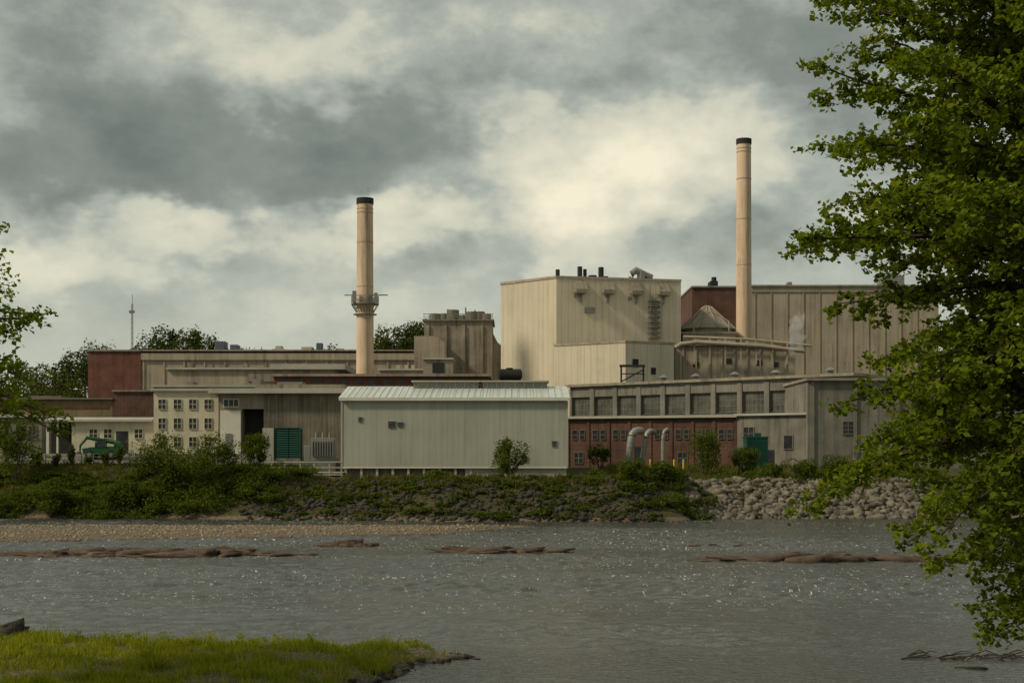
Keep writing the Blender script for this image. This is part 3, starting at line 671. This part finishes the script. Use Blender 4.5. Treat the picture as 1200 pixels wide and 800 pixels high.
for b,h_,rr in ((661,1.7,.35),(687,2.3,.4),(693,1.9,.3),(702,.9,.7),(712,2.3,.45),(717,.8,.5),(764,.9,.4)): ro.tube([(U(b),4,zt),(U(b),4,zt+h_)],rr,10)
ro.make('roof_stacks',m_dark,e)
ro=P(fr); ro.tube([(U(749),4,zt+.3),(U(750),4,zt+1.6),(U(753),4,zt+2),(U(768),4,zt+1.1),(U(773),4,zt+.9)],[.5,.6,.6,.55,.5],12); ro.box(U(757),U(762),3,5,zt,zt+1.7)
ro.tube([(U(744),3,zt),(U(744),3,zt+.8)],.2,8); ro.make('roof_duct',m_grey,e,smooth=True)
pl=[(X(733,212),212),(X(790,215.6),215.6),(X(790,215.6)+1,228),(X(650,219)+3,229.5),(X(650,219),219)]
e=empty('boiler_house_annex',(X(715,216),218,6)); zt=23.2; w=P(); w.prism(pl,5.6,zt); w.make('cladding',m_beige,e)
c_=P(); edge(c_,pl[4],pl[0],zt-.2,zt+.12,.1); edge(c_,pl[0],pl[1],zt-.2,zt+.12,.1); c_.make('parapet_trim',m_beige2,e)
fr=(pl[0][0],pl[0][1],math.atan2(pl[1][1]-pl[0][1],pl[1][0]-pl[0][0])); g=P(fr); g.box(1.2,2.2,-.1,-.004,19.4,20.6); g.box(4.4,5.2,-.1,-.004,18.4,19.4); g.make('vents',m_dark,e)
# process hall + pipes
D=222; e=empty('process_hall',(X(860,D),D,6)); zt=Z(405,D); w=P(); w.box(X(791,D),X(932,D),D,D+18,5.6,zt)
for k in range(9): w.box(X(800+k*15,D),X(801.5+k*15,D),D-.15,D-.003,6,zt-.3)
w.make('walls',m_beige2,e)
r=P(); r.box(X(790,D),X(934,D),D-.4,D+18,zt+.003,zt+.4); r.make('roof_edge',m_conc,e)
pp=P()
pp.tube([(X(786,D),D-2,14),(X(786,D),D-2,zt-1.6),(X(789,D),D-2,zt-.5),(X(796,D),D-2,zt+.1),(X(815,D),D-2,zt+.4),(X(890,D),D-2,zt-.2),(X(940,D),D-2,zt-1.0)],.34,10)
pp.tube([(X(800,D),D-1.2,zt+1.3),(X(875,D),D-1.2,zt+.9),(X(950,D),D-1.2,zt-.1)],.2,8)
pp.tube([(X(795,D),D-2.6,13),(X(795,D),D-2.6,zt-1.2)],.2,8)
for k in range(7): q=812+k*18; pp.box(X(q,D)-.1,X(q,D)+.1,D-1.9,D-1.7,zt-3,zt+1.0)
pp.make('process_pipes',m_beige2,e,smooth=True)
g=P()
for a,b in ((812,424),(850,420),(886,422),(905,424)): g.box(X(a,D),X(a+7,D),D-.1,D-.003,Z(b+6,D),Z(b,D))
g.make('vents',m_dark,e)
rr_=P(); 
for a in (818,846,880,902,921): rr_.box(X(a,D),X(a+7,D),D+3,D+5,zt+.41,zt+1.4)
rr_.make('roof_units',m_conc,e)
D=246; x=X(829,D); e=empty('conical_roof_silo',(x,D,6)); P().tube([(x,D,5.8),(x,D,Z(386,D))],4.3,28).make('drum',m_beige2,e,smooth=True)
P().tube([(x,D,Z(387,D)),(x,D,Z(386,D)),(x,D,Z(360,D)),(x,D,Z(358,D))],[4.9,4.9,.7,.5],28).make('cone_roof',m_conc,e,smooth=False)
q=P(); 
for k in range(14):
    a=k*math.pi/7; q.tube([(x+4.95*math.cos(a),D+4.95*math.sin(a),Z(386,D)),(x+.7*math.cos(a),D+.7*math.sin(a),Z(360,D)+.1)],.09,4)
for s_ in (-1,1):
    q.tube([(x+s_*3,D-5,5.8),(x+s_*3,D-5,Z(380,D))],.15,6); q.tube([(x+s_*3,D-5,Z(380,D)),(x,D-5,Z(368,D))],.13,6)
q.make('steel_ribs',m_beige2,e)
D=238; e=empty('pump_house',(X(835,D),D,6)); w=P(); w.box(X(800,D),X(862,D),D,D+5,5.8,Z(391,D)); w.make('walls',m_beige2,e); w=P(); w.box(X(799,D),X(863,D),D-.3,D+5,Z(391,D)+.003,Z(389,D)); w.make('roof',m_conc,e)
# back right blocks
D=275; e=empty('brick_power_house',(X(838,D),D,6)); w=P(); w.box(X(811,D),X(866,D),D,D+20,5.8,Z(337,D)); w.make('brick_walls',m_brick2,e)
r=P(); r.box(X(810,D),X(867,D),D-.3,D+20,Z(337,D)+.003,Z(335,D)); r.make('coping',m_conc,e)
u=P(); u.box(X(836,D),X(845,D),D+4,D+8,Z(335,D),Z(326,D)); u.tube([(X(841,D),D+5,Z(326,D)),(X(841,D),D+5,Z(321,D))],.5,8); u.box(X(815,D),X(822,D),D+4,D+6,Z(335,D),Z(332,D)); u.make('roof_unit',m_dark,e)
D=270; e=empty('concrete_machine_hall',(X(960,D),D,6)); w=P(); zt=Z(336,D); w.box(X(880,D),X(1100,D),D,D+30,5.8,zt)
for k in range(11): w.box(X(884+k*19,D),X(885.2+k*19,D),D-.15,D-.003,5.8,zt-1)
w.box(X(880,D),X(1100,D),D-.2,D-.005,zt-.98,zt); w.make('walls',m_beige2,e)
r=P(); r.box(X(879,D),X(1101,D),D-.5,D+30,zt+.003,Z(334,D)); r.make('coping',m_conc,e)
u=P(); u.box(X(927,D),X(932,D),D+3,D+5,Z(334,D),Z(328,D)); u.box(X(1040,D),X(1065,D),D+3,D+8,Z(334,D),Z(320,D)); u.make('roof_unit',m_grey,e)
# long angled concrete mill
a=(X(668,195),195.); b=(X(1000,167),167.); L=math.dist(a,b); an=math.atan2(b[1]-a[1],b[0]-a[0]); fr=(*a,an); zt=15.5
e=empty('long_concrete_mill',(*a,6)); w=P(fr); nb=11; bw=L/nb
w.box(0,L,.45,16,4.2,zt-.01); w.box(0,L,0,.44,4.2,11.4); w.box(0,L,0,.44,14.1,zt-.012)
for k in range(nb+1): w.box(max(0,k*bw-.35),min(L,k*bw+.35),-.12,.44,4.3,zt-.3)
w.make('concrete_frame',m_conc2,e)
r=P(fr); r.box(-.4,L+.3,-.5,16.4,zt+.003,zt+.35); r.make('roof_slab',m_conc,e)
f=P(fr);g=P(fr)
for k in range(nb): win(f,g,k*bw+.5,(k+1)*bw-.5,11.6,13.9,.43,5,3,.06)
f.make('window_frames',m_conc2,e); g.make('window_glass',m_glass2,e)
v=P(fr)
for t_ in (.3,.42,.56,.7,.88):
    u_=t_*L; v.tube([(u_,4,zt+.3),(u_,4,zt+1.0),(u_,4,zt+1.02),(u_,4,zt+1.4)],[.35,.35,.75,.15],12); v.box(u_-.8,u_+.8,3.2,4.8,zt+.35,zt+.5)
v.make('mushroom_vents',m_grey,e)
D=196; e=empty('pipe_gantry',(X(741,D),D,15)); w=P()
for q in (728,754): w.box(X(q,D)-.12,X(q,D)+.12,D-.12,D+.12,8,Z(430,D))
w.box(X(726,D),X(756,D),D-.15,D+.15,Z(430,D)+.002,Z(428,D)+.1); w.tube([(X(728,D),D-.2,Z(447,D)),(X(754,D),D-.2,Z(433,D))],.1,5); w.tube([(X(728,D),D-.2,Z(438,D)),(X(754,D),D-.2,Z(438,D))],.08,5); w.make('steel_frame',m_dark,e)
# low brick range
a=(X(664,173),173.); b=(X(862,166),166.); L=math.dist(a,b); fr=(*a,math.atan2(b[1]-a[1],b[0]-a[0])); zt=10.6
e=empty('low_brick_range',(*a,4.6)); w=P(fr); w.box(0,L,0,9,3.8,zt)
for k in range(9): w.box(k*L/8.05-.0,k*L/8.05+.35,-.12,-.003,3.8,zt-.3)
w.make('brick_walls',m_brick2,e)
r=P(fr); r.box(-.3,L+.2,-.5,9,zt+.003,zt+.3); r.make('roof_edge',m_roofl,e)
f=P(fr);g=P(fr)
for k in range(8):
    u_=k*L/8.05+.8
    if k in (3,): g.box(u_,u_+1.3,-.04,-.004,4.4,7.2); continue
    win(f,g,u_-.05,u_+.55,8.1,9.2,0,1,2,.05); win(f,g,u_+.95,u_+1.5,8.1,9.2,0,1,2,.05)
    if k in (0,5,6): win(f,g,u_+.2,u_+1.3,5.2,6.5,0,2,2,.05)
f.make('window_frames',m_conc2,e); g.make('window_glass',m_glass,e)
a=(X(862,166)+.05,165.9); b=(X(946,161),161.); L=math.dist(a,b); fr=(*a,math.atan2(b[1]-a[1],b[0]-a[0]))
e=empty('grey_stucco_annex',(*a,4.6)); w=P(fr); w.box(0,L,0,9,3.8,10.75); w.make('walls',m_conc2,e)
r=P(fr); r.box(-.1,L+.1,-.4,9,10.753,11.); r.make('roof_edge',m_roofl,e)
f=P(fr);g=P(fr); win(f,g,1.,2.2,8,9.4,0); win(f,g,6.,7.,6.9,8.4,0,1,1); g.box(3.6,4.8,-.04,-.004,4.3,6.8); f.make('window_frames',m_conc2,e); g.make('window_glass',m_glass,e)
D=160; e=empty('concrete_end_block',(X(1040,D),D,4.6)); w=P(); w.box(X(946.5,D),X(1230,D),D,D+20,3.6,Z(446,D))
for k in range(6): w.box(X(950+k*50,D),X(954+k*50,D),D-.2,D-.003,3.6,Z(447,D))
w.make('walls',m_conc2,e)
r=P(); r.box(X(944,D),X(1232,D),D-.5,D+20,Z(446,D)+.003,Z(443,D)); r.make('roof_edge',m_conc,e)
f=P();g=P()
for a_ in (988,1040,1090): win(f,g,X(a_,D),X(a_+12,D),Z(508,D),Z(494,D),D,2,3)
f.make('window_frames',m_conc2,e); g.make('window_glass',m_glass,e)
# ducts
def duct(D,path,r,name='ventilation_duct'):
    pts=[Vector((X(b,D),y,Z(q,D))) for b,y,q in path]
    out=[]
    for i in range(len(pts)-1):
        p0=pts[max(i-1,0)];p1=pts[i];p2=pts[i+1];p3=pts[min(i+2,len(pts)-1)]
        for k in range(6):
            t=k/6; out.append(.5*((2*p1)+(p2-p0)*t+(2*p0-5*p1+4*p2-p3)*t*t+(3*p1-p0-3*p2+p3)*t**3))
    out.append(pts[-1]); e=empty(name,tuple(pts[0])); P().tube(out,r,16).make('pipe_body',m_silver,e,smooth=True)
    j=P()
    for k in (2,8,14,20):
        if k+1<len(out): 
            d=(out[k+1]-out[k]).normalized()*.05; j.tube([out[k]-d,out[k]+d],r*1.07,16)
    j.make('flanges',m_grey,e)
duct(160,[(730,160,549),(735,160,543),(738,160,530),(740,160,512),(745,160.5,505),(754,163,504)],.42)
duct(161,[(752,161,548),(754,161,530),(757,161,512),(762,161.5,505),(770,164,506)],.3)
duct(159,[(777,159,548),(777,159,520),(778,159,508),(782,159.5,503),(788,163,505)],.22)
for q in (732,748,762,790,801):
    D=156; x=X(q,D); z=float(height(x,D)); e=empty('bollard',(x,D,z)); b_=P(); b_.tube([(x,D,z-.1),(x,D,z+1.),(x,D,z+1.1)],[.11,.11,.05],10); b_.tube([(x,D,z-.1),(x,D,z+.06)],.2,10); b_.make('post',m_yel,e)
D=157; e=empty('green_storage_container',(X(888,D),D,4.4)); w=P(); xa,xb=X(875,D),X(900,D); w.box(xa,xb,D,D+2.4,4.3,Z(513,D))
for k in range(11): xx=xa+(xb-xa)*k/11; w.box(xx+.05,xx+.14,D-.06,D-.003,4.5,Z(515,D))
w.box(xa-.06,xb+.06,D-.09,D+2.46,Z(513,D)+.003,Z(511,D)); w.box(X(886,D),X(893,D),D+.6,D+1.4,Z(511,D)+.004,Z(507,D)); w.make('ribbed_box',m_green,e)
D=300; x=X(155,D); e=empty('radio_mast',(x,D,12)); w=P(); zt=Z(356,D)
for s1,s2 in ((-.3,-.3),(.3,-.3),(0,.3)): w.tube([(x+s1,D+s2,12),(x+s1*.4,D+s2*.4,zt)],.06,4)
for k in range(24):
    z0=12+(zt-12)*k/24; w.tube([(x-.28,D-.28,z0),(x+.28,D-.28,z0+1)],.035,4)
w.tube([(x,D,zt),(x,D,zt+2)],.05,4); w.box(x-.6,x+.6,D-.4,D-.3,zt-2,zt-1.4); w.make('lattice',m_grey,e)
# telehandler
D=153; x0=X(97,D); zg=float(height(X(118,D),D))+.06; e=empty('green_telehandler',(X(118,D),D,zg)); w=P()
w.extr([(x0+.3,zg+.6),(x0+4.0,zg+.6),(x0+4.1,zg+1.15),(x0+3.2,zg+1.35),(x0+1.1,zg+1.25),(x0+.2,zg+1.1)],D-.8,D+.8,axis='y')
w.tube([(x0+3.9,D+.45,zg+1.7),(x0+.2,D+.45,zg+2.35)],[.24,.2],4); w.tube([(x0+.3,D+.45,zg+2.3),(x0-.4,D+.45,zg+1.5),(x0-.45,D+.45,zg+.7)],[.16,.14,.12],4); w.box(x0+3.3,x0+4.1,D+.1,D+.7,zg+1.151,zg+1.8)
w.make('chassis_and_boom',m_gpaint,e,bevel=.04)
c_=P(); c_.extr([(x0+1.5,zg+1.26),(x0+2.7,zg+1.3),(x0+2.6,zg+2.1),(x0+1.75,zg+2.1)],D-.85,D-.2,axis='y'); c_.make('cab_glazing',m_glass,e)
c_=P(); c_.box(x0+1.65,x0+2.7,D-.9,D-.15,zg+2.103,zg+2.2)
for q in (1.55,2.62): c_.box(x0+q,x0+q+.08,D-.9,D-.86,zg+1.3,zg+2.1)
c_.make('cab_roof',m_gpaint,e)
wl=P()
for q in (.95,3.25):
    for yy in (-.95,.75): wl.tube([(x0+q,D+yy,zg+.5),(x0+q,D+yy+.05,zg+.5),(x0+q,D+yy+.3,zg+.5),(x0+q,D+yy+.35,zg+.5)],[.42,.5,.5,.42],18)
wl.make('wheels',m_rubber,e); wl=P()
for q in (.95,3.25): wl.tube([(x0+q,D-.98,zg+.5),(x0+q,D-.94,zg+.5)],.22,12)
wl.make('hubs',m_grey,e)
wl=P(); wl.tube([(x0-.45,D-.6,zg+.7),(x0-.45,D+.7,zg+.7)],.12,8); wl.box(x0-1.3,x0-.4,D-.4,D-.25,zg+.6,zg+.66); wl.box(x0-1.3,x0-.4,D+.35,D+.5,zg+.6,zg+.66); wl.make('forks',m_grey,e)
# driftwood
tw=P(); g=np.random.default_rng(3)
for k in range(26):
    x=X(g.uniform(1040,1190),42.5); y=42.5+g.uniform(-.6,.6); a=g.uniform(-.5,.5); l=g.uniform(.3,1.1)
    tw.tube([(x,y,.02),(x+l*.5*math.cos(a),y+l*.5*math.sin(a),g.uniform(.04,.2)),(x+l*math.cos(a),y+l*math.sin(a),g.uniform(0,.15))],[.025,.018,.006],5)
tw.make('driftwood',m_bark)
# steam : thin homogeneous wisps
m_st=bpy.data.materials.new('steam'); m_st.use_nodes=True; nt=m_st.node_tree; nt.nodes.remove(nt.nodes['Principled BSDF'])
vs=nd(nt,'ShaderNodeVolumeScatter'); vs.inputs['Color'].default_value=(1,1,1,1); vs.inputs['Density'].default_value=.35
nt.links.new(vs.outputs[0],nt.nodes['Material Output'].inputs['Volume'])
D=218; e=empty('steam_plume',(X(934,D),D,Z(405,D)))
for k,(b,q,r_,h_) in enumerate([(929,407,.6,1.1),(934,399,1.2,1.1),(931,391,.8,1.4),(935,383,1.2,1.5),(939,375,.7,1.3)]):
    v_,f_=rockbase(3,20+k,.4); npmesh('steam_wisp',v_*np.array([r_,r_,h_])+np.array([X(b,D),D+k*.2,Z(q,D)])-np.array(e.location),f_,m_st,e,smooth=True)

# ------------------------------------------------------------ sky
W=bpy.data.worlds.new('World'); S.world=W; W.use_nodes=True; nt=W.node_tree; bg=nt.nodes['Background']; bg.inputs['Strength'].default_value=.1
SUN_AZ,SUN_EL=-112,40
sk=nd(nt,'ShaderNodeTexSky'); sk.sky_type='NISHITA'; sk.sun_disc=False; sk.sun_elevation=math.radians(SUN_EL); sk.sun_rotation=math.radians(SUN_AZ)
sk.dust_density=3.0
dr=nd(nt,'ShaderNodeTexCoord').outputs['Generated']
s3=nd(nt,'ShaderNodeSeparateXYZ'); nt.links.new(dr,s3.inputs[0])
az=val(nt,s3.outputs[0],'ARCTAN2',s3.outputs[1]); el=val(nt,s3.outputs[2],'ARCSINE')
cb=nd(nt,'ShaderNodeCombineXYZ'); nt.links.new(az,cb.inputs[0]); nt.links.new(el,cb.inputs[1])
st_=mp(nt,dr,(1,1,1.6))
def wn(sc,det,ro):
    n=nd(nt,'ShaderNodeTexNoise'); n.inputs['Scale'].default_value=sc; n.inputs['Detail'].default_value=det; n.inputs['Roughness'].default_value=ro; nt.links.new(st_,n.inputs['Vector']); return n
def vm(op,a,b):
    n=nd(nt,'ShaderNodeVectorMath',operation=op)
    for i,q in enumerate((a,b)):
        if q is None: continue
        if isinstance(q,tuple): n.inputs[i].default_value=q
        else: nt.links.new(q,n.inputs[i])
    return n
off=vm('MULTIPLY',vm('SUBTRACT',wn(10,4,.6).outputs['Color'],(.5,.5,.5)).outputs[0],(.15,.11,0)).outputs[0]
Pp=vm('ADD',cb.outputs[0],off).outputs[0]
tot=None
for bx,by,rx,ry,wt in [(230,170,400,95,-.20),(30,195,230,70,-.14),(480,150,170,42,-.12),(880,60,260,100,-.18),(580,0,260,40,-.08),(460,305,90,24,-.10),(935,250,80,80,-.14),(215,325,60,14,-.08),
    (370,85,140,50,.18),(740,185,195,95,.36),(700,240,130,60,.18),(200,256,170,32,.32),(450,245,130,38,.34),(50,300,150,42,.32),(170,315,110,34,.12),(600,110,70,35,.18),(650,292,45,22,.18)]:
    a_=math.atan((bx-600)/F); e_=math.atan((535-by)/math.hypot(F,bx-600))
    d=vm('MULTIPLY',vm('SUBTRACT',Pp,(a_,e_,0)).outputs[0],(F/rx,F/ry,0)).outputs[0]
    ln=vm('LENGTH',d,None).outputs['Value']
    n=nd(nt,'ShaderNodeMapRange'); n.interpolation_type='SMOOTHSTEP'; nt.links.new(ln,n.inputs[0])
    for i_,q in enumerate((0.15,1.15,wt,0)): n.inputs[i_+1].default_value=q
    tot=n.outputs[0] if tot is None else val(nt,tot,'ADD',n.outputs[0])
nb_=wn(9,7,.6).outputs[0]
B=val(nt,val(nt,tot,'ADD',.50),'ADD',val(nt,val(nt,nb_,'SUBTRACT',.5),'MULTIPLY',1.05))
rp=nd(nt,'ShaderNodeValToRGB'); el_=rp.color_ramp.elements
el_[0].position=.08; el_[0].color=(.165,.187,.165,1); el_[1].position=1.; el_[1].color=(.97,.89,.67,1)
el_.new(.34).color=(.255,.282,.246,1); el_.new(.52).color=(.42,.452,.39,1); el_.new(.64).color=(.61,.61,.49,1); el_.new(.8).color=(.75,.72,.56,1)
nt.links.new(B,rp.inputs[0])
hz=rng_map(nt,el,0.03,.165,.9,0.)
col=mixc(nt,hz,rp.outputs[0],(.58,.605,.50))
cl=mixc(nt,1.,col,(10,10,10),'MULTIPLY')
fin=mixc(nt,.06,cl,sk.outputs[0])
nt.links.new(fin,bg.inputs['Color'])
W.cycles.sampling_method='MANUAL'; W.cycles.sample_map_resolution=256
sd=bpy.data.lights.new('sun','SUN'); sd.energy=3.0; sd.angle=math.radians(6); sd.color=(1,.87,.66)
so=bpy.data.objects.new('sun',sd); S.collection.objects.link(so)
a_,e_=math.radians(SUN_AZ),math.radians(SUN_EL)
so.rotation_euler=Vector((math.sin(a_)*math.cos(e_),math.cos(a_)*math.cos(e_),math.sin(e_))).to_track_quat('Z','Y').to_euler()
cd=bpy.data.cameras.new('camera'); co=bpy.data.objects.new('camera',cd); S.collection.objects.link(co); S.camera=co
co.location=(0,0,CAMH); co.rotation_euler=(math.radians(90),0,0); cd.sensor_width=36; cd.lens=50.0; cd.shift_y=135/1200; cd.clip_end=6000; cd.clip_start=.1
